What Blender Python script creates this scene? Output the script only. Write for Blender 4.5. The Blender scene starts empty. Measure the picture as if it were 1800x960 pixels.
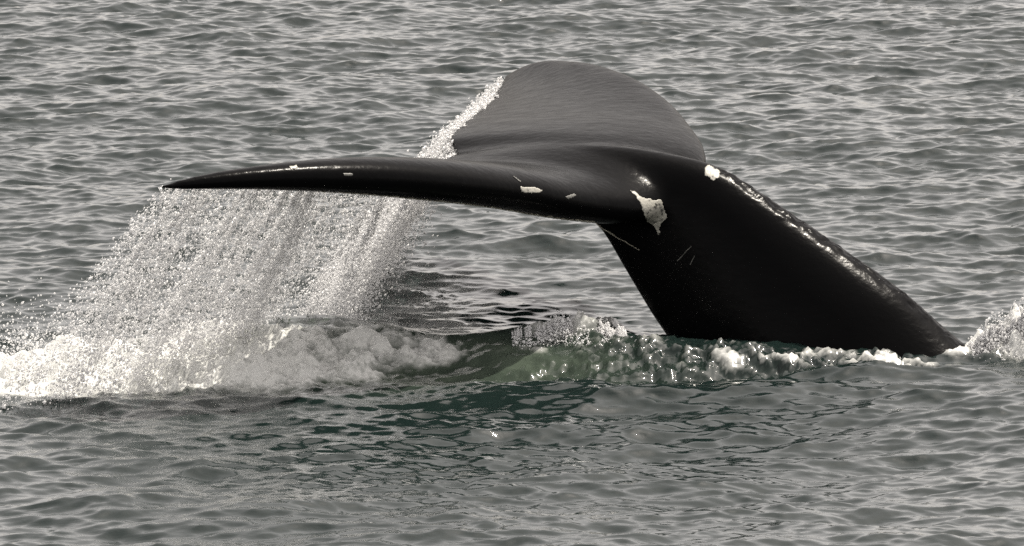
import bpy, math, random
import numpy as np
from mathutils import Vector
from mathutils.bvhtree import BVHTree

R = math.radians
rng = np.random.default_rng(11)
scene = bpy.context.scene
col = scene.collection

# ------------------------------------------------------------------ camera
PITCH = R(8.5)
CAM = np.array([0.0, -42.5, 6.70])
FPX = 15000.0                       # 300 mm lens on a 36 mm sensor, in units of an 1800 px wide frame
cam_d = bpy.data.cameras.new('camera')
cam_d.lens = 300.0
cam_d.sensor_width = 36.0
cam_d.clip_start = 0.5
cam_d.clip_end = 20000.0
cam = bpy.data.objects.new('camera', cam_d)
cam.location = CAM
cam.rotation_euler = (math.pi / 2 - PITCH, 0, 0)
col.objects.link(cam)
scene.camera = cam

# ------------------------------------------------------------------ sky, sun, exposure
SUN_EL, SUN_AZ = R(60.0), R(47.0)   # azimuth measured from +Y (away from the camera) towards +X
world = bpy.data.worlds.new('World')
scene.world = world
world.use_nodes = True
wn = world.node_tree.nodes
wl = world.node_tree.links
bg = wn['Background']
sky = wn.new('ShaderNodeTexSky')
sky.sky_type = 'NISHITA'
sky.sun_disc = False
sky.sun_elevation = SUN_EL
sky.sun_rotation = SUN_AZ
sky.air_density = 1.0
sky.dust_density = 2.2
sky.ozone_density = 1.0
hs = wn.new('ShaderNodeHueSaturation')
hs.inputs['Saturation'].default_value = 0.14
tint = wn.new('ShaderNodeMix')
tint.data_type = 'RGBA'
tint.blend_type = 'MULTIPLY'
tint.inputs['Factor'].default_value = 1.0
tint.inputs[7].default_value = (1.0, 0.925, 0.865, 1)
wl.new(sky.outputs['Color'], hs.inputs['Color'])
wl.new(hs.outputs['Color'], tint.inputs[6])
wl.new(tint.outputs[2], bg.inputs['Color'])
bg.inputs['Strength'].default_value = 0.15

sun_d = bpy.data.lights.new('sun', 'SUN')
sun_d.energy = 3.3
sun_d.angle = R(0.6)
sun_d.color = (1.0, 0.93, 0.82)
sun = bpy.data.objects.new('sun', sun_d)
to_sun = Vector((math.sin(SUN_AZ) * math.cos(SUN_EL), math.cos(SUN_AZ) * math.cos(SUN_EL), math.sin(SUN_EL)))
sun.rotation_euler = to_sun.to_track_quat('Z', 'Y').to_euler()
sun.location = (0, 0, 40)
col.objects.link(sun)

vs = scene.view_settings
vs.view_transform = 'Standard'
vs.look = 'None'
vs.exposure = 0.80
vs.gamma = 1.0
vs.use_curve_mapping = False
scene.cycles.use_denoising = False
scene.cycles.max_bounces = 8
scene.cycles.sample_clamp_indirect = 6.0

# ------------------------------------------------------------------ helpers
def ray(px, row):
    X = (px - 900.0) / FPX
    Y = -(row - 480.0) / FPX
    return np.array([X, math.cos(PITCH) + Y * math.sin(PITCH), -math.sin(PITCH) + Y * math.cos(PITCH)])

def at_y(px, row, y):               # the point seen at (px, row) that stands at depth y
    d = ray(px, row)
    return CAM + d * ((y - CAM[1]) / d[1])

def at_z(px, row, z=0.0):
    d = ray(px, row)
    return CAM + d * ((z - CAM[2]) / d[2])

def project(P):
    P = np.asarray(P, float) - CAM
    f = P[..., 1] * math.cos(PITCH) - P[..., 2] * math.sin(PITCH)
    u = P[..., 1] * math.sin(PITCH) + P[..., 2] * math.cos(PITCH)
    return 900 + FPX * P[..., 0] / f, 480 - FPX * u / f

def spline(xs, ys, x):              # smooth (monotone-ish cubic Hermite) interpolation, vectorised
    xs = np.asarray(xs, float); ys = np.asarray(ys, float); x = np.asarray(x, float)
    h = np.diff(xs); dl = np.diff(ys) / h
    m = np.empty_like(ys)
    m[1:-1] = (dl[:-1] * h[1:] + dl[1:] * h[:-1]) / (h[:-1] + h[1:])
    m[0], m[-1] = dl[0], dl[-1]
    xc = np.clip(x, xs[0], xs[-1])
    i = np.clip(np.searchsorted(xs, xc) - 1, 0, len(h) - 1)
    t = (xc - xs[i]) / h[i]
    return ((2*t**3 - 3*t**2 + 1) * ys[i] + (t**3 - 2*t**2 + t) * h[i] * m[i]
            + (-2*t**3 + 3*t**2) * ys[i+1] + (t**3 - t**2) * h[i] * m[i+1])

def sstep(a, b, x):
    t = np.clip((x - a) / (b - a), 0, 1)
    return t * t * (3 - 2 * t)

def make_mesh(name, verts, faces):
    """verts (n,3) float, faces (m,k) int -> mesh with smooth shading"""
    verts = np.ascontiguousarray(verts, np.float32); faces = np.ascontiguousarray(faces, np.int32)
    k = faces.shape[1]
    me = bpy.data.meshes.new(name)
    me.vertices.add(len(verts)); me.vertices.foreach_set('co', verts.ravel())
    me.loops.add(faces.size); me.loops.foreach_set('vertex_index', faces.ravel())
    me.polygons.add(len(faces))
    me.polygons.foreach_set('loop_start', np.arange(0, faces.size, k, dtype=np.int32))
    me.polygons.foreach_set('use_smooth', np.ones(len(faces), bool))
    me.update(calc_edges=True)
    me.validate()
    return me

def link(name, me, mat=None, parent=None):
    o = bpy.data.objects.new(name, me)
    col.objects.link(o)
    if mat and not me.materials:
        me.materials.append(mat)
    if parent:
        o.parent = parent
    return o

def attr(me, name, vals):
    a = me.attributes.new(name, 'FLOAT', 'POINT')
    a.data.foreach_set('value', np.ascontiguousarray(vals, np.float32))

class Field:
    """periodic random field made by FFT; sampled bilinearly in metres"""
    def __init__(s, N, L, amp, seed, complex_spec=False):
        s.N, s.L = N, L
        g = np.random.default_rng(seed)
        k = np.fft.fftfreq(N, L / N) * 2 * np.pi
        kx, ky = np.meshgrid(k, k, indexing='xy')
        kk = np.hypot(kx, ky); kk[0, 0] = 1e-6
        A = amp(kx, ky, kk); A[0, 0] = 0
        H = (g.standard_normal((N, N)) + 1j * g.standard_normal((N, N))) * A
        h = np.fft.ifft2(H).real
        s.sd = h.std(); s.h = (h / s.sd).astype(np.float32)
        if complex_spec:
            s.dx = (np.fft.ifft2(-1j * kx / kk * H).real / s.sd).astype(np.float32)
            s.dy = (np.fft.ifft2(-1j * ky / kk * H).real / s.sd).astype(np.float32)
    def __call__(s, x, y, a=None):
        a = s.h if a is None else a
        u = np.mod(x / s.L, 1.0) * s.N; v = np.mod(y / s.L, 1.0) * s.N
        i = np.floor(u).astype(int); j = np.floor(v).astype(int)
        fu = u - i; fv = v - j
        i %= s.N; j %= s.N; i1 = (i + 1) % s.N; j1 = (j + 1) % s.N
        return (a[j, i]*(1-fu)*(1-fv) + a[j, i1]*fu*(1-fv) + a[j1, i]*(1-fu)*fv + a[j1, i1]*fu*fv)

def new_mat(name):
    m = bpy.data.materials.new(name); m.use_nodes = True
    return m, m.node_tree.nodes, m.node_tree.links, m.node_tree.nodes['Principled BSDF']

def node(nt, kind, **kw):
    n = nt.new(kind)
    for k, v in kw.items():
        setattr(n, k, v)
    return n

def mixrgb(N, L, fac, a, b):
    n = N.new('ShaderNodeMix'); n.data_type = 'RGBA'
    for sock, v in ((0, fac), (6, a), (7, b)):
        if hasattr(v, 'node'):
            L.new(v, n.inputs[sock])
        else:
            n.inputs[sock].default_value = v
    return n.outputs[2]

def math_n(N, L, op, a, b=None, clamp=False):
    n = N.new('ShaderNodeMath'); n.operation = op; n.use_clamp = clamp
    for i, v in enumerate((a, b)):
        if v is None: continue
        if hasattr(v, 'node'): L.new(v, n.inputs[i])
        else: n.inputs[i].default_value = v
    return n.outputs[0]

def tag(o, label=None, cat=None, group=None, kind=None):
    for k, v in (('label', label), ('category', cat), ('group', group), ('kind', kind)):
        if v: o[k] = v

# ------------------------------------------------------------------ the water
def wave_amp(kx, ky, kk):
    lam = 2 * np.pi / kk
    th = np.arctan2(ky, kx) - R(-80)                         # wind comes over the water towards the camera, a little sideways
    spread = 0.10 + 0.90 * np.cos(th) ** 2
    A2 = np.exp(-(5.5 / kk) ** 2) * kk ** -3.65 * spread * np.exp(-(kk * 0.0075) ** 2)
    return np.sqrt(A2)
WAVE = Field(2048, 20.0, wave_amp, 3, True)
SWELL = Field(256, 37.0, lambda kx, ky, kk: np.sqrt(np.exp(-(1.3 / kk) ** 2) * kk ** -5.5 * (0.2 + np.sin(np.arctan2(ky, kx)) ** 2)), 5)
LUMP = Field(512, 5.0, lambda kx, ky, kk: np.sqrt(np.exp(-(9.0 / kk) ** 2) * kk ** -3.6), 7)     # about 0.5 m clumps
CHOP = Field(1024, 6.0, lambda kx, ky, kk: np.sqrt(np.exp(-(30.0 / kk) ** 2) * kk ** -3.8), 8)   # about 0.15 m broken water
FINE = Field(1024, 4.0, lambda kx, ky, kk: np.sqrt(np.exp(-(70.0 / kk) ** 2) * kk ** -3.2), 9)   # about 6 cm froth

# the mound of water thrown up where the flukes came down: crest and foot followed from left to right
MP   = np.array([-250, -60,   60,  180,  300,  400,  500,  620,  740,  860,  980, 1100, 1250, 1500, 1750, 1950.])
CREST= np.array([ 655, 648,  632,  604,  590,  572,  560,  566,  578,  580,  584,  600,  614,  624,  626,  626.])
FOOT = np.array([ 690, 690,  692,  694,  690,  684,  680,  672,  664,  660,  662,  664,  662,  655,  645,  640.])
foot_y = np.array([at_z(p, r)[1] for p, r in zip(MP, FOOT)])
crest_y = foot_y + np.array([.5,.55,.6,.7,.75,.8,.8,.75,.7,.65,.6,.5,.42,.35,.3,.3])
cp = [at_y(p, r, y) for p, r, y in zip(MP, CREST, crest_y)]
MX = np.array([c[0] for c in cp]); MH = np.maximum(np.array([c[2] for c in cp]), 0.0)

def mound(x, y):
    fy = spline(MX, foot_y, x); cy = spline(MX, crest_y, x); h = np.maximum(spline(MX, MH, x), 0)
    edge = sstep(MX[0] - 1.5, MX[0], x) * (1 - sstep(MX[-1], MX[-1] + 1.2, x))
    t = (y - fy) / (cy - fy)
    front = np.where(t < 1, np.clip(t, 0, 1), 1.0)
    pf = np.sin(front * np.pi / 2) ** 1.15
    back = np.exp(-(np.clip(y - cy, 0, None) / 0.42) ** 2)
    return h * pf * back * edge

def surf_pix(px, row):              # where the sight line meets the heaped water
    d = ray(px, row); P = CAM + d * ((0.6 - CAM[2]) / d[2]); st = d * 0.02 / np.linalg.norm(d)
    for _ in range(600):
        if P[2] <= mound(P[0], P[1]): break
        P = P + st
    return P

def blob(x, y, px, row, rx, ry, p=2.0):
    c = surf_pix(px, row)
    return np.exp(-((np.abs((x - c[0]) / rx)) ** p + (np.abs((y - c[1]) / ry)) ** p))

def axis(lo, hi, d, far, grow=1.12):
    core = np.arange(lo, hi + d / 2, d)
    out, s, v = [], d, hi
    while v < far:
        s *= grow; v += s; out.append(v)
    out2, s, v = [], d, lo
    while v > -far:
        s *= grow; v -= s; out2.append(v)
    return np.concatenate([out2[::-1], core, out])

gx = axis(-4.2, 4.2, 0.0145, 6000)
gy = axis(-7.2, 16.5, 0.0190, 6000)
GX, GY = np.meshgrid(gx, gy, indexing='xy')
x = GX.ravel(); y = GY.ravel()
dist = np.maximum(np.maximum(np.abs(x) - 4.3, 0), np.maximum(-7.2 - y, y - 17.5))
fade = np.exp(-np.clip(dist, 0, None) / 25.0)
AMP = 0.0150
xw = x * 0.92; yw = y * 1.15
calm = 1 - 0.05 * sstep(-1.5, -3.5, y)                                          # easier water in front of the tail
calm = calm * (1 - 0.30 * blob(x, y, 880, 535, .55, 1.1))                        # and in its lee
h = AMP * WAVE(xw, yw) * fade * calm
dx = -AMP * 0.70 * WAVE(xw, yw, WAVE.dx) * fade * calm
dy = -AMP * 0.70 * WAVE(xw, yw, WAVE.dy) * fade * calm
h += 0.022 * SWELL(x, y) * np.exp(-np.clip(dist, 0, None) / 200.0)
md = mound(x, y)
h = h * (1 - 0.45 * np.clip(md / 0.15, 0, 1)) + md

lump, chop, fine = LUMP(x, y), CHOP(x, y), FINE(x, y)
# the long smooth swells that roll off in front of the mound
sw = 0
for (px, row, rx, ry, hh) in ((560, 700, 0.55, 0.20, 0.032), (250, 705, 0.5, 0.2, 0.015), (1000, 690, 0.45, 0.22, 0.045), (1500, 668, 0.35, 0.2, 0.03), (1330, 690, 0.4, 0.18, 0.02)):
    sw = sw + hh * blob(x, y, px, row, rx, ry)
h += sw
# froth, green aerated water, broken glittering water
white = 0
for (px, row, rx, ry, a) in ((40, 640, .40, .40, 1.0), (200, 625, .32, .35, 1.15), (110, 672, .50, .20, 1.0), (330, 655, .35, .25, .9),
                             (470, 640, .34, .30, .66), (500, 600, .34, .25, .60), (520, 655, .25, .10, .8), (610, 640, .16, .12, .95), (650, 605, .22, .2, .8), (740, 612, .14, .14, .85),
                             (790, 615, .10, .12, .5), (420, 585, .3, .2, .5), (-60, 660, .4, .3, 1.0), (300, 610, .3, .25, .6)):
    white = white + a * blob(x, y, px, row, rx, ry)
collar = 0
for (px, row, rx, ry, a) in ((1230, 632, .22, .10, .28), (1400, 645, .3, .08, .36), (1560, 640, .25, .06, 1.0), (1660, 628, .16, .07, 1.1), (1320, 640, .3, .10, .24), (1100, 620, .2, .10, .30), (980, 615, .2, .07, .4), (1150, 606, .16, .08, .30), (1240, 613, .10, .05, .35), (1300, 618, .18, .07, .22), (1430, 630, .2, .07, .25), (1540, 634, .2, .06, .3)):
    collar = collar + a * blob(x, y, px, row, rx, ry)
splashy = 0
for (px, row, rx, ry, a) in ((990, 588, .16, .10, 1.0), (1070, 592, .10, .08, .7), (1785, 624, .20, .14, 2.0), (1890, 622, .3, .2, 2.0)):
    splashy = splashy + a * blob(x, y, px, row, rx, ry)
green = 0
for (px, row, rx, ry, a) in ((560, 620, .7, .45, 1.0), (850, 625, .5, .3, .85), (300, 680, .6, .2, .7), (1000, 640, .4, .25, .35), (650, 665, .4, .2, .7), (1250, 645, .5, .2, .12)):
    green = green + a * blob(x, y, px, row, rx, ry)
glit = 0
for (px, row, rx, ry, a) in ((1080, 630, .35, .25, .8), (1250, 640, .35, .2, 1.0), (1430, 655, .4, .15, .8), (960, 655, .25, .15, .7), (1600, 645, .3, .1, .5), (700, 690, .5, .12, .35), (1130, 606, .25, .14, .7), (1270, 616, .25, .14, .8), (1420, 628, .25, .12, .8), (1560, 632, .2, .1, .6)):
    glit = glit + a * blob(x, y, px, row, rx, ry)
rough = np.clip(white + 0.6 * splashy, 0, 1)
glc = np.clip(glit, 0, 1)
h += 0.026 * rough * lump + 0.014 * rough * chop + 0.0045 * np.clip(rough + .5 * glc, 0, 1) * fine
h += glc * (0.0085 * chop + 0.004 * lump + 0.0050 * fine)
h += 0.055 * np.clip(splashy, 0, 2.0) + np.clip(splashy, 0, 1) * (0.014 * lump + 0.020 * chop + 0.010 * fine)
h += np.clip(collar, 0, 1) * (0.018 + 0.010 * lump + 0.008 * chop)
# dark rain-pocked patch behind the curtain
pock = blob(x, y, 765, 515, .17, .55) + .8 * blob(x, y, 250, 590, .3, .5)
h += 0.0035 * np.clip(pock, 0, 1) * fine

foam = np.clip(white * 1.25 - 0.34 + (0.24 * lump + 0.26 * chop + .10 * fine) * np.clip(white * 3, 0, 1) * (1 - .5 * sstep(.9, 1.6, white)), 0, 1)
foam = np.maximum(foam, np.clip(collar * 1.3 - 0.62 + 0.45 * chop + 0.12 * lump + .15 * fine, 0, 1) * np.clip(collar * 2, 0, 1))
foam = np.maximum(foam, np.clip(splashy * 1.6 - 0.25, 0, 1))
green = np.clip(green * (0.8 + 0.15 * lump), 0, 1)

verts = np.stack([x + dx, y + dy, h], 1)
ny, nx = GX.shape
ii = (np.arange(ny - 1)[:, None] * nx + np.arange(nx - 1)[None, :]).ravel()
faces = np.stack([ii, ii + 1, ii + nx + 1, ii + nx], 1)
sea_me = make_mesh('sea', verts, faces)
attr(sea_me, 'foam', foam); attr(sea_me, 'green', green); attr(sea_me, 'broken', np.clip(glc + rough, 0, 1))

m, N, L, P = new_mat('sea_water')
tc = N.new('ShaderNodeTexCoord').outputs['Object']
af = N.new('ShaderNodeAttribute'); af.attribute_name = 'foam'
ag = N.new('ShaderNodeAttribute'); ag.attribute_name = 'green'
ab = N.new('ShaderNodeAttribute'); ab.attribute_name = 'broken'
n1 = node(N, 'ShaderNodeTexNoise'); n1.inputs['Scale'].default_value = 38; n1.inputs['Detail'].default_value = 4
L.new(tc, n1.inputs['Vector'])
n2 = node(N, 'ShaderNodeTexNoise'); n2.inputs['Scale'].default_value = 9; n2.inputs['Detail'].default_value = 5
L.new(tc, n2.inputs['Vector'])
brk = math_n(N, L, 'MULTIPLY', math_n(N, L, 'SUBTRACT', math_n(N, L, 'ADD', math_n(N, L, 'MULTIPLY', n1.outputs[0], .5), math_n(N, L, 'MULTIPLY', n2.outputs[0], .5)), .5), 2.6)
ff = math_n(N, L, 'MULTIPLY', math_n(N, L, 'ADD', af.outputs['Fac'], math_n(N, L, 'MULTIPLY', brk, math_n(N, L, 'MULTIPLY', af.outputs['Fac'], 1.2))), 1.0, True)
deep = (0.0072, 0.0138, 0.0126, 1); aer = (0.075, 0.095, 0.072, 1); white_c = (0.66, 0.665, 0.64, 1)
gf = math_n(N, L, 'MULTIPLY', ag.outputs['Fac'], math_n(N, L, 'ADD', n2.outputs[0], .35), True)
c1 = mixrgb(N, L, gf, deep, aer)
c2 = mixrgb(N, L, ff, c1, white_c)
L.new(c2, P.inputs['Base Color'])
P.inputs['IOR'].default_value = 1.333
rg = math_n(N, L, 'ADD', math_n(N, L, 'MULTIPLY', ff, .42), .035)
L.new(rg, P.inputs['Roughness'])
nb = node(N, 'ShaderNodeTexNoise'); nb.inputs['Scale'].default_value = 28; nb.inputs['Detail'].default_value = 5; nb.inputs['Roughness'].default_value = .6
mp = N.new('ShaderNodeMapping'); mp.inputs['Scale'].default_value = (1.0, 1.5, 1.0); mp.inputs['Rotation'].default_value = (0, 0, .35)
L.new(tc, mp.inputs['Vector']); L.new(mp.outputs[0], nb.inputs['Vector'])
bp = N.new('ShaderNodeBump'); bp.inputs['Strength'].default_value = 1.0; bp.inputs['Distance'].default_value = 0.0011
L.new(nb.outputs[0], bp.inputs['Height'])
L.new(bp.outputs[0], P.inputs['Normal'])
sea = link('sea', sea_me, m)
tag(sea, 'grey-green choppy sea with foam and a heaped green swell under the tail', 'sea', kind='structure')

# ------------------------------------------------------------------ the whale
AX = np.array([-0.94, 0.342]); SP = np.array([-0.342, -0.94])       # tailward and towards the near fluke, on the horizontal plane
XC, YC = 0.80, 0.02
def tail_pt(px, row, s):
    """a point at span s from the tail's mid plane that is seen at (px, row)"""
    d = ray(px, row)
    A = np.array([[d[0], -AX[0]], [d[1], -AX[1]]])
    b = np.array([XC + SP[0] * s - CAM[0], YC + SP[1] * s - CAM[1]])
    lam, w = np.linalg.solve(A, b)
    return CAM + lam * d, w

# flukes: leading and trailing edge, far tip (s<0) to near tip (s>0)
LE = [(-2.80, 893, 134), (-2.66, 945, 113), (-2.4, 1020, 112), (-2.0, 1100, 133), (-1.5, 1172, 178), (-1.0, 1216, 228), (-.6, 1240, 270), (-.3, 1238, 302), (0, 1200, 335),
      (.3, 1150, 372), (.6, 1062, 366), (1.0, 955, 345), (1.5, 818, 326), (2.0, 650, 314), (2.4, 485, 314), (2.66, 360, 322), (2.80, 284, 330)]
TE = [(-2.80, 884, 140), (-2.66, 880, 147), (-2.4, 872, 160), (-2.0, 862, 176), (-1.5, 846, 192), (-1.0, 822, 210), (-.5, 800, 232), (-.25, 789, 248), (-.05, 800, 270),
      (.15, 790, 278), (.4, 745, 292), (1.0, 640, 302), (1.5, 555, 308), (2.0, 470, 314), (2.4, 375, 321), (2.66, 310, 327), (2.80, 280, 331)]
TH = [(-2.8, .02), (-2.6, .05), (-2.0, .085), (-1.0, .15), (-.4, .22), (0, .26), (.4, .235), (1.0, .215), (1.5, .20), (2.0, .165), (2.4, .11), (2.66, .06), (2.8, .02)]
ls = [a[0] for a in LE]; lp = np.array([tail_pt(a[1], a[2], a[0])[0] for a in LE])
ts = [a[0] for a in TE]; tp = np.array([tail_pt(a[1], a[2], a[0])[0] for a in TE])
S = np.linspace(-2.8, 2.8, 150)
lead = np.stack([spline(ls, lp[:, i], S) for i in range(3)], 1)
trail = np.stack([spline(ts, tp[:, i], S) for i in range(3)], 1)
thick = spline([a[0] for a in TH], [a[1] for a in TH], S)
nu = 26
u = 0.5 * (1 - np.cos(np.linspace(0, np.pi, nu)))
prof = (2.969*np.sqrt(u) - 1.26*u - 3.516*u**2 + 2.843*u**3 - 1.036*u**4)
prof = prof / prof.max() * 0.5 + 0.035 * u
rings = []
for i in range(len(S)):
    ch = trail[i] - lead[i]
    j0, j1 = max(i - 1, 0), min(i + 1, len(S) - 1)
    spn = (lead[j1] + trail[j1]) - (lead[j0] + trail[j0])
    nrm = np.cross(spn, ch); nrm /= np.linalg.norm(nrm)
    if nrm[2] < 0: nrm = -nrm
    c = lead[i][None, :] + ch[None, :] * u[:, None]
    camber = 0.10 * np.sin(u * np.pi)[:, None] * thick[i] * nrm[None]
    top = c + camber + nrm[None, :] * (prof * thick[i])[:, None]
    bot = c + camber - nrm[None, :] * (prof * thick[i])[:, None]
    rings.append(np.concatenate([top, bot[::-1]], 0))
def loft(rings):
    n = len(rings[0]); V = np.concatenate(rings, 0); F = []
    for i in range(len(rings) - 1):
        a = i * n; b = a + n
        for j in range(n):
            k = (j + 1) % n
            F.append((a + j, a + k, b + k, b + j))
    caps = [tuple(range(n))[::-1], tuple(range(len(V) - n, len(V)))]
    return V, F, caps
V1, F1, C1 = loft(rings)

# tail stock: ventral and dorsal outline with the half width, from deep under water up to the flukes
ST = [(1560, 1250, 2350, 1180, .75), (1400, 1000, 2120, 960, .62), (1290, 800, 1905, 770, .50), (1192, 618, 1692, 608, .36), (1148, 550, 1588, 517, .305), (1116, 498, 1490, 446, .26), (1089, 455, 1400, 384, .225),
      (1062, 412, 1322, 331, .20), (1040, 388, 1250, 289, .18), (985, 356, 1160, 266, .165), (920, 330, 1070, 254, .13), (865, 305, 985, 256, .085), (830, 290, 905, 264, .04)]
vp = np.array([tail_pt(a[0], a[1], 0)[0] for a in ST]); dp = np.array([tail_pt(a[2], a[3], 0)[0] for a in ST]); hw = np.array([a[4] for a in ST])
tt = np.arange(len(ST)); T = np.linspace(0, len(ST) - 1, 90)
vv = np.stack([spline(tt, vp[:, i], T) for i in range(3)], 1); dd = np.stack([spline(tt, dp[:, i], T) for i in range(3)], 1); ww = spline(tt, hw, T)
side = np.array([SP[0], SP[1], 0.0])
rings2 = []
for i in range(len(T)):
    a = np.linspace(0, 2 * np.pi, 56, endpoint=False)
    cth, sth = np.cos(a), np.sin(a)
    mid = (vv[i] + dd[i]) / 2; half = (dd[i] - vv[i]) / 2
    prof_w = np.sign(sth) * np.abs(sth) ** 1.05 * (1 + 0.10 * cth)
    rings2.append(mid[None] + half[None] * cth[:, None] + side[None] * (prof_w * ww[i])[:, None])
V2, F2, C2 = loft(rings2)
raw = bpy.data.meshes.new('raw')
off = len(V1)
raw.from_pydata([tuple(v) for v in V1] + [tuple(v) for v in V2], [],
                F1 + C1 + [tuple(j + off for j in f) for f in F2] + [tuple(j + off for j in f) for f in C2])
import bmesh
bm = bmesh.new(); bm.from_mesh(raw); bmesh.ops.recalc_face_normals(bm, faces=bm.faces); bm.to_mesh(raw); bm.free()
ro = bpy.data.objects.new('raw', raw); col.objects.link(ro)
md_ = ro.modifiers.new('r', 'REMESH'); md_.mode = 'VOXEL'; md_.voxel_size = 0.0135; md_.use_smooth_shade = True
sm_ = ro.modifiers.new('s', 'SMOOTH'); sm_.factor = 0.5; sm_.iterations = 9
dg = bpy.context.evaluated_depsgraph_get()
body_me = bpy.data.meshes.new_from_object(ro.evaluated_get(dg))
bpy.data.objects.remove(ro)
body_me.name = 'body'

# fillet between stock and flukes (extra smoothing near the junction) and small roughness of the worn dorsal ridge
n = len(body_me.vertices)
co = np.empty(n * 3, np.float32); body_me.vertices.foreach_get('co', co); co = co.reshape(-1, 3).astype(float)
ed = np.empty(len(body_me.edges) * 2, np.int32); body_me.edges.foreach_get('vertices', ed); ed = ed.reshape(-1, 2)
deg = np.bincount(ed.ravel(), minlength=n).astype(float)
J = tail_pt(1120, 345, 0)[0]
wj = np.exp(-(np.linalg.norm((co - J) / np.array([1, 1, .8]), axis=1) / 0.42) ** 4)[:, None]
for _ in range(60):
    acc = np.zeros_like(co)
    for k in range(3):
        acc[:, k] = np.bincount(ed[:, 0], co[ed[:, 1], k], n) + np.bincount(ed[:, 1], co[ed[:, 0], k], n)
    co += 0.5 * wj * (acc / deg[:, None] - co)
# distance to the dorsal ridge, for knobbly skin
rd = np.full(n, 9.0)
for q in dd[18:66:2]:
    rd = np.minimum(rd, np.linalg.norm(co - q, axis=1))
ridge = np.exp(-(rd / 0.055) ** 2) * sstep(0.9, 1.15, co[:, 0])
body_me.vertices.foreach_set('co', co.astype(np.float32).ravel()); body_me.update()
nr = np.empty(n * 3, np.float32); body_me.vertices.foreach_get('normal', nr); nr = nr.reshape(-1, 3)
kn = FINE(co[:, 0] * 1.3 + co[:, 2], co[:, 1] * 1.3 - co[:, 2] * .7); kn2 = CHOP(co[:, 0] - co[:, 2], co[:, 1] + co[:, 2])
co += nr * (ridge * (0.0034 * kn + 0.0026 * kn2))[:, None]
body_me.vertices.foreach_set('co', co.astype(np.float32).ravel()); body_me.update()
attr(body_me, 'ridge', ridge)

m, N, L, P = new_mat('whale_skin')
tc = N.new('ShaderNodeTexCoord').outputs['Object']
P.inputs['Base Color'].default_value = (0.003, 0.003, 0.0032, 1)
ns = N.new('ShaderNodeTexNoise'); ns.inputs['Scale'].default_value = 7; ns.inputs['Detail'].default_value = 8; ns.inputs['Roughness'].default_value = .7
mp = N.new('ShaderNodeMapping'); mp.inputs['Scale'].default_value = (1.0, 3.0, 6.0)
L.new(tc, mp.inputs['Vector']); L.new(mp.outputs[0], ns.inputs['Vector'])
mr = N.new('ShaderNodeMapRange'); mr.inputs['From Min'].default_value = .3; mr.inputs['From Max'].default_value = .7
mr.inputs['To Min'].default_value = .14; mr.inputs['To Max'].default_value = .25
L.new(ns.outputs[0], mr.inputs['Value']); L.new(mr.outputs[0], P.inputs['Roughness'])
P.inputs['IOR'].default_value = 1.33
P.inputs['Specular IOR Level'].default_value = 0.16
P.inputs['Coat Weight'].default_value = 0.0
P.inputs['Coat Roughness'].default_value = 0.07
P.inputs['Coat IOR'].default_value = 1.33
nf = N.new('ShaderNodeTexNoise'); nf.inputs['Scale'].default_value = 26; nf.inputs['Detail'].default_value = 5
L.new(tc, nf.inputs['Vector'])
bp = N.new('ShaderNodeBump'); bp.inputs['Strength'].default_value = .7; bp.inputs['Distance'].default_value = .0032
L.new(nf.outputs[0], bp.inputs['Height']); L.new(bp.outputs[0], P.inputs['Normal']); L.new(bp.outputs[0], P.inputs['Coat Normal'])
df = N.new('ShaderNodeBsdfDiffuse'); df.inputs[0].default_value = (.003, .003, .0032, 1)
mxs = N.new('ShaderNodeMixShader'); L.new(math_n(N, L, 'ADD', math_n(N, L, 'MULTIPLY', ns.outputs[0], .35), .40), mxs.inputs[0])
L.new(P.outputs[0], mxs.inputs[1]); L.new(df.outputs[0], mxs.inputs[2]); L.new(mxs.outputs[0], N['Material Output'].inputs['Surface'])
skin = m
base = Vector(tail_pt(1430, 640, 0)[0])
whale = bpy.data.objects.new('whale', None); whale.empty_display_size = 0.3
whale.location = base; col.objects.link(whale)
tag(whale, 'black whale tail with two broad flukes raised out of the sea, water streaming off', 'whale')
body = link('tail', body_me, skin, whale)
body.location = -base

# pale scars and patches, laid on the skin
tree = BVHTree.FromPolygons([tuple(v) for v in co], [tuple(p.vertices) for p in body_me.polygons])
m, N, L, P = new_mat('pale_scar')
tc = N.new('ShaderNodeTexCoord').outputs['Object']
nn = N.new('ShaderNodeTexNoise'); nn.inputs['Scale'].default_value = 42; nn.inputs['Detail'].default_value = 5
L.new(tc, nn.inputs['Vector'])
cr = N.new('ShaderNodeValToRGB'); cr.color_ramp.elements[0].position = .34; cr.color_ramp.elements[0].color = (.05, .05, .045, 1)
cr.color_ramp.elements[1].position = .46; cr.color_ramp.elements[1].color = (.36, .35, .305, 1)
L.new(nn.outputs[0], cr.inputs[0]); L.new(cr.outputs[0], P.inputs['Base Color'])
P.inputs['Roughness'].default_value = .45
scar = m
m, N, L, P = new_mat('faint_scar')
P.inputs['Base Color'].default_value = (.10, .10, .09, 1); P.inputs['Roughness'].default_value = .5
faint = m

def inside(poly, X, Y):
    r = np.zeros(X.shape, bool); n_ = len(poly)
    for i in range(n_):
        x0, y0 = poly[i]; x1, y1 = poly[(i + 1) % n_]
        c = ((y0 > Y) != (y1 > Y)) & (X < (x1 - x0) * (Y - y0) / (y1 - y0 + 1e-9) + x0)
        r ^= c
    return r

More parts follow.
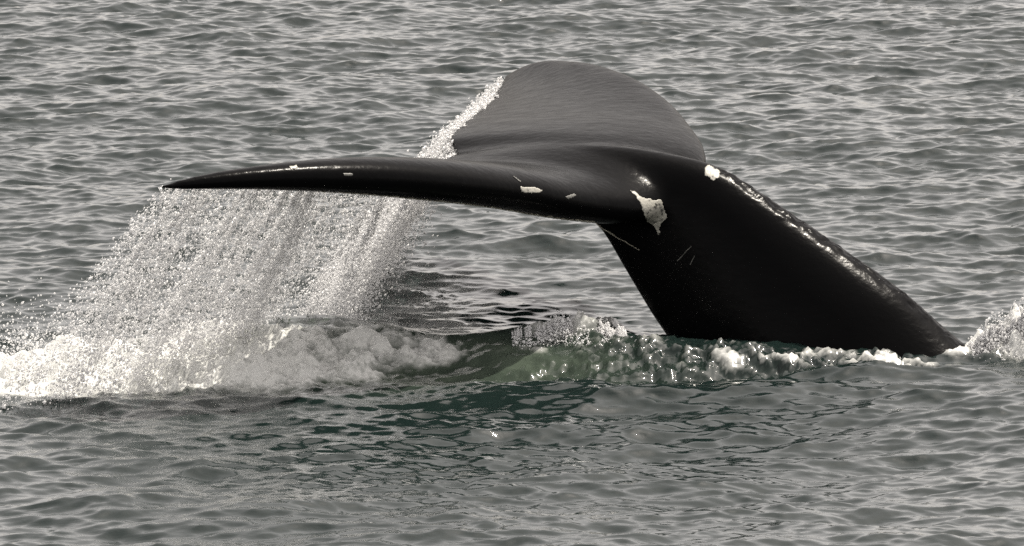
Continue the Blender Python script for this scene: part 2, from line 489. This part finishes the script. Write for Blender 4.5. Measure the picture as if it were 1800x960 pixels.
def patch(poly, name, mat, step=2.0, lift=.0015, jag=2.5, label=None):
    poly = np.array(poly, float)
    g = np.random.default_rng(int(poly.sum()))
    pts = []
    for i in range(len(poly)):                                  # ragged outline
        a, b = poly[i], poly[(i + 1) % len(poly)]
        k = max(int(np.hypot(*(b - a)) / 4), 1)
        for j in range(k):
            pts.append(a + (b - a) * j / k + g.normal(0, jag * .35, 2))
    X, Y = np.meshgrid(np.arange(poly[:, 0].min() - 4, poly[:, 0].max() + 5, step), np.arange(poly[:, 1].min() - 4, poly[:, 1].max() + 5, step))
    idx = -np.ones(X.shape, int); Vp = []
    ins = inside(np.array(pts), X, Y)
    for r in range(X.shape[0]):
        for c in range(X.shape[1]):
            if not ins[r, c]: continue
            d = ray(X[r, c], Y[r, c]); d = d / np.linalg.norm(d)
            hit, nrm, fi, di = tree.ray_cast(Vector(CAM), Vector(d))
            if hit is None: continue
            idx[r, c] = len(Vp); Vp.append(tuple(hit + nrm * (lift + .002 * g.random())))
    Fp = []
    for r in range(X.shape[0] - 1):
        for c in range(X.shape[1] - 1):
            q = [idx[r, c], idx[r + 1, c], idx[r + 1, c + 1], idx[r, c + 1]]
            q = [k for k in q if k >= 0]
            if len(q) >= 3: Fp.append(tuple(q))
    if not Fp: return
    me = bpy.data.meshes.new(name); me.from_pydata(Vp, [], Fp); me.update()
    for p_ in me.polygons: p_.use_smooth = True
    o = link(name, me, mat, whale); o.location = -base
    so = o.modifiers.new('thick', 'SOLIDIFY'); so.thickness = .003; so.offset = -1
    if label: o['label'] = label
    return o

patch([(1104, 331), (1120, 340), (1133, 348), (1150, 352), (1162, 350), (1168, 368), (1172, 378), (1170, 388), (1162, 393), (1160, 408), (1157, 418), (1153, 404), (1146, 395), (1136, 390), (1131, 372), (1122, 352)], 'scar', scar, 1.6, label='large ragged cream-white scar on the side of the tail')
patch([(1238, 294), (1246, 290), (1262, 297), (1266, 304), (1262, 316), (1254, 319), (1246, 312), (1240, 309)], 'scar', scar, 1.6, label='cream-white patch on the back ridge of the tail')
patch([(914, 327), (920, 329), (938, 329), (955, 334), (952, 339), (934, 341), (916, 338)], 'scar', scar, 1.6, jag=1.5)
patch([(992, 346), (1006, 340), (1014, 344), (1004, 349), (998, 351)], 'scar', faint, 1.6, jag=1.5)
patch([(508, 293), (522, 290), (524, 296), (512, 300)], 'scar', scar, 1.6, jag=1.2)
patch([(600, 304), (618, 304), (622, 310), (606, 311)], 'scar', faint, 1.6, jag=1.2)
for a, b in (((1216, 432), (1190, 460)), ((1221, 450), (1213, 466)), ((902, 310), (915, 320))):
    dv = np.array(b, float) - a; nv = np.array([-dv[1], dv[0]]) / np.hypot(*dv) * 1.0
    patch([np.array(a) + nv, np.array(b) + nv, np.array(b) - nv, np.array(a) - nv], 'scratch', faint, 1.0, jag=.3)

# film of water gathered along the lower rim of the near fluke
rim = []
for px in np.arange(560, 1126, 5.0):
    lowest = None
    for row in np.arange(322, 450, 1.0):
        d = ray(px, row); hit = tree.ray_cast(Vector(CAM), Vector(d / np.linalg.norm(d)))[0]
        if hit is None and lowest is not None: break
        if hit is not None and row < np.interp(px, [560, 1060, 1125], [345, 404, 441]): lowest = row
    if lowest: rim.append((px, lowest))
wf = np.interp([p[0] for p in rim], [560, 700, 1060, 1125], [.6, 1.3, 2.2, .8]) * rng.uniform(.4, 1.5, len(rim))
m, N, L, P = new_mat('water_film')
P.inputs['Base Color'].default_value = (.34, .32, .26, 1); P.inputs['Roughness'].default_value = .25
patch([(p[0], p[1] - .6 - w) for p, w in zip(rim, wf)] + [(p[0], p[1] + .6) for p in rim[::-1]], 'water_film', m, 1.0, jag=.4, label='thin pale film of water along the lower rim of the fluke')

# ------------------------------------------------------------------ spray
m, N, L, P = new_mat('spray_water')
P.inputs['Base Color'].default_value = (.95, .95, .95, 1); P.inputs['Roughness'].default_value = .18; P.inputs['IOR'].default_value = 1.333
tr = N.new('ShaderNodeBsdfTranslucent'); tr.inputs[0].default_value = (.95, .95, .95, 1)
mx = N.new('ShaderNodeMixShader'); mx.inputs[0].default_value = .5
L.new(P.outputs[0], mx.inputs[1]); L.new(tr.outputs[0], mx.inputs[2]); L.new(mx.outputs[0], N['Material Output'].inputs['Surface'])
spray_mat = m
OCT = np.array([(1, 0, 0), (-1, 0, 0), (0, 1, 0), (0, -1, 0), (0, 0, 1), (0, 0, -1)], float)
OF = np.array([(0, 2, 4), (2, 1, 4), (1, 3, 4), (3, 0, 4), (2, 0, 5), (1, 2, 5), (3, 1, 5), (0, 3, 5)])
def drops(name, pts, rad, stretch, direction, mat, label, cat):
    """many droplets as one mesh; each an elongated octahedral bead along its fall"""
    n_ = len(pts)
    d = direction / np.linalg.norm(direction, axis=1, keepdims=True)
    up = np.tile([0.3, 1.0, 0.2], (n_, 1)); e1 = np.cross(d, up); e1 /= np.linalg.norm(e1, axis=1, keepdims=True); e2 = np.cross(d, e1)
    ang = rng.random(n_) * 6.28; ca, sa = np.cos(ang)[:, None], np.sin(ang)[:, None]
    a1 = e1 * ca + e2 * sa; a2 = -e1 * sa + e2 * ca
    Vv = (pts[:, None, :] + OCT[None, :, 0, None] * (a1 * rad[:, None])[:, None, :] + OCT[None, :, 1, None] * (a2 * rad[:, None])[:, None, :]
          + OCT[None, :, 2, None] * (d * (rad * stretch)[:, None])[:, None, :])
    Ff = OF[None] + (np.arange(n_) * 6)[:, None, None]
    o = link(name, make_mesh(name, Vv.reshape(-1, 3), Ff.reshape(-1, 3)), mat)
    tag(o, label, cat, kind='stuff')
    return o

def trail_at(s):
    return np.stack([np.interp(s, S, trail[:, i]) for i in range(3)], -1)

def falling(s0, lean_fn, per, r_mu, spread, start=0.0, clump=14, jit=1.0, ydrift=0.0, umax=1.05):
    """streams of drops that leave the trailing edge at span s0 and drift tailward while falling"""
    n_s = len(s0)
    P0 = trail_at(s0)
    leanv = lean_fn(s0)
    pts, dirs, rad = [], [], []
    for i in range(n_s):
        k = max(int(per[i]), 1)
        # drops bunch up along a stream
        cent = np.sort(rng.random(clump)) * umax
        uu = cent[rng.integers(0, clump, k)] + rng.normal(0, .05, k)
        uu = np.where(rng.random(k) < .35, rng.random(k) * umax, uu)
        uu = np.clip(uu, start, umax)
        zt = P0[i, 2]
        lx = leanv[i] * rng.normal(1, .10)
        wob = rng.normal(0, .03)
        sp_ = spread * (.2 + uu) * np.where(rng.random(k) < .08, 3.2, 1.0)
        px = P0[i, 0] - lx * uu ** 0.9 + rng.normal(0, 1, k) * sp_ * .9 + wob * np.sin(uu * 5 + i)
        py = P0[i, 1] + ydrift * uu + rng.normal(0, 1, k) * sp_ * 1.5
        pz = zt * (1 - uu) + rng.normal(0, 1, k) * .01
        pts.append(np.stack([px, py, pz], 1))
        dirs.append(np.stack([np.full(k, -lx) + rng.normal(0, .1, k), rng.normal(0, .1, k), np.full(k, -zt)], 1))
        rad.append(np.exp(rng.normal(math.log(r_mu), .62, k)))
    pts = np.concatenate(pts); dirs = np.concatenate(dirs); rad = np.clip(np.concatenate(rad), .0010, .009)
    keep = pts[:, 2] > mound(pts[:, 0], pts[:, 1]) - .01
    return pts[keep], dirs[keep], rad[keep]

# curtain off the near fluke: leans more and more towards the tip
s_near = np.concatenate([rng.uniform(.55, 2.78, 330), rng.uniform(2.3, 2.79, 60), rng.normal(1.45, .12, 60), rng.normal(2.05, .08, 50)])
s_near = np.clip(s_near, .5, 2.79)
lean_near = lambda s: np.interp(s, [0, .6, 1.5, 2.2, 2.8], [.30, .38, .50, .62, .74])
per = rng.lognormal(math.log(64), 1.2, len(s_near)).clip(5, 650)
p1, d1, r1 = falling(s_near, lean_near, per, .0023, .019)
drops('falling_spray', p1, r1, rng.uniform(1.0, 1.9, len(p1)), d1, spray_mat, 'white beads of water streaming down from the trailing edge of the near fluke', 'spray')
# curtain off the far fluke and the notch
s_far = rng.uniform(-2.75, .35, 260)
lean_far = lambda s: np.interp(s, [-2.8, -1.5, -.3, .4], [.70, .70, .68, .58])
per = rng.lognormal(math.log(190), .6, len(s_far)).clip(20, 700)
p2, d2, r2 = falling(s_far, lean_far, per * 1.5, .0026, .032, clump=20)
drops('falling_spray', p2, r2, rng.uniform(1.0, 1.8, len(p2)), d2, spray_mat, 'dense white curtain of water falling from the far fluke and the notch', 'spray')

def heap(cx, row_pts, n_, r_mu, label, name='splash', up=.12):
    """thrown froth: drops scattered above the water around given (px, row, radius_px) spots"""
    pts = []
    for (px, row, rp, depth) in row_pts:
        c = at_y(px, row, depth)
        k = int(n_ * rp / sum(q[2] for q in row_pts))
        g = rng.normal(0, 1, (k, 3)) * np.array([rp / 350 * .55, .10, rp / 350 * .40])
        pts.append(c + g)
    pts = np.concatenate(pts)
    pts = pts[pts[:, 2] > -.02]
    rad = np.clip(np.exp(rng.normal(math.log(r_mu), .5, len(pts))), .0012, .012)
    return drops(name, pts, rad, rng.uniform(1, 1.5, len(pts)), rng.normal(0, 1, pts.shape) + [0, 0, .5], spray_mat, label, 'splash')
def crest(tops, base, n_, r_mu, depth, label):
    """a ragged standing splash whose top follows the given (px, row) outline"""
    tx = [t[0] for t in tops]; ty = [t[1] for t in tops]
    px = rng.uniform(tx[0], tx[-1], n_); top = np.interp(px, tx, ty) + 5 * FINE(px / 350, 0 * px) + 4 * CHOP(px / 350, 0 * px)
    v = rng.random(n_) ** .8 * np.where(rng.random(n_) < .05, 1.35, 1.0)
    row = base - (base - top) * v
    pts = np.array([at_y(p, r, depth) for p, r in zip(px, row)])
    pts[:, 1] += rng.normal(0, 1, n_) * (.09 * (1.15 - np.clip(v, 0, 1)))
    pts = pts[pts[:, 2] > -.03]
    rad = np.clip(np.exp(rng.normal(math.log(r_mu), .5, len(pts))), .0012, .010)
    return drops('splash', pts, rad, rng.uniform(1, 1.5, len(pts)), rng.normal(0, 1, pts.shape) + [0, 0, .5], spray_mat, label, 'splash')
crest([(900, 586), (935, 584), (965, 570), (985, 554), (1010, 566), (1045, 578), (1062, 572), (1085, 580), (1100, 590)], 598, 20000, .0026, surf_pix(990, 588)[1], 'small white splash standing behind the green swell beside the tail')
crest([(1695, 630), (1710, 604), (1728, 584), (1748, 568), (1768, 572), (1795, 554), (1830, 548), (1880, 558), (1930, 580), (1960, 630)], 644, 52000, .0027, surf_pix(1770, 628)[1], 'white splash thrown up to the right of the tail root')
yb = -1.2
heap(0, [(60, 620, 110, yb), (150, 640, 110, yb), (260, 620, 90, yb - .1), (30, 660, 90, yb - .2), (330, 605, 60, yb)], 7000, .0026, 'fine white spray bursting where the curtain of drops hits the sea')
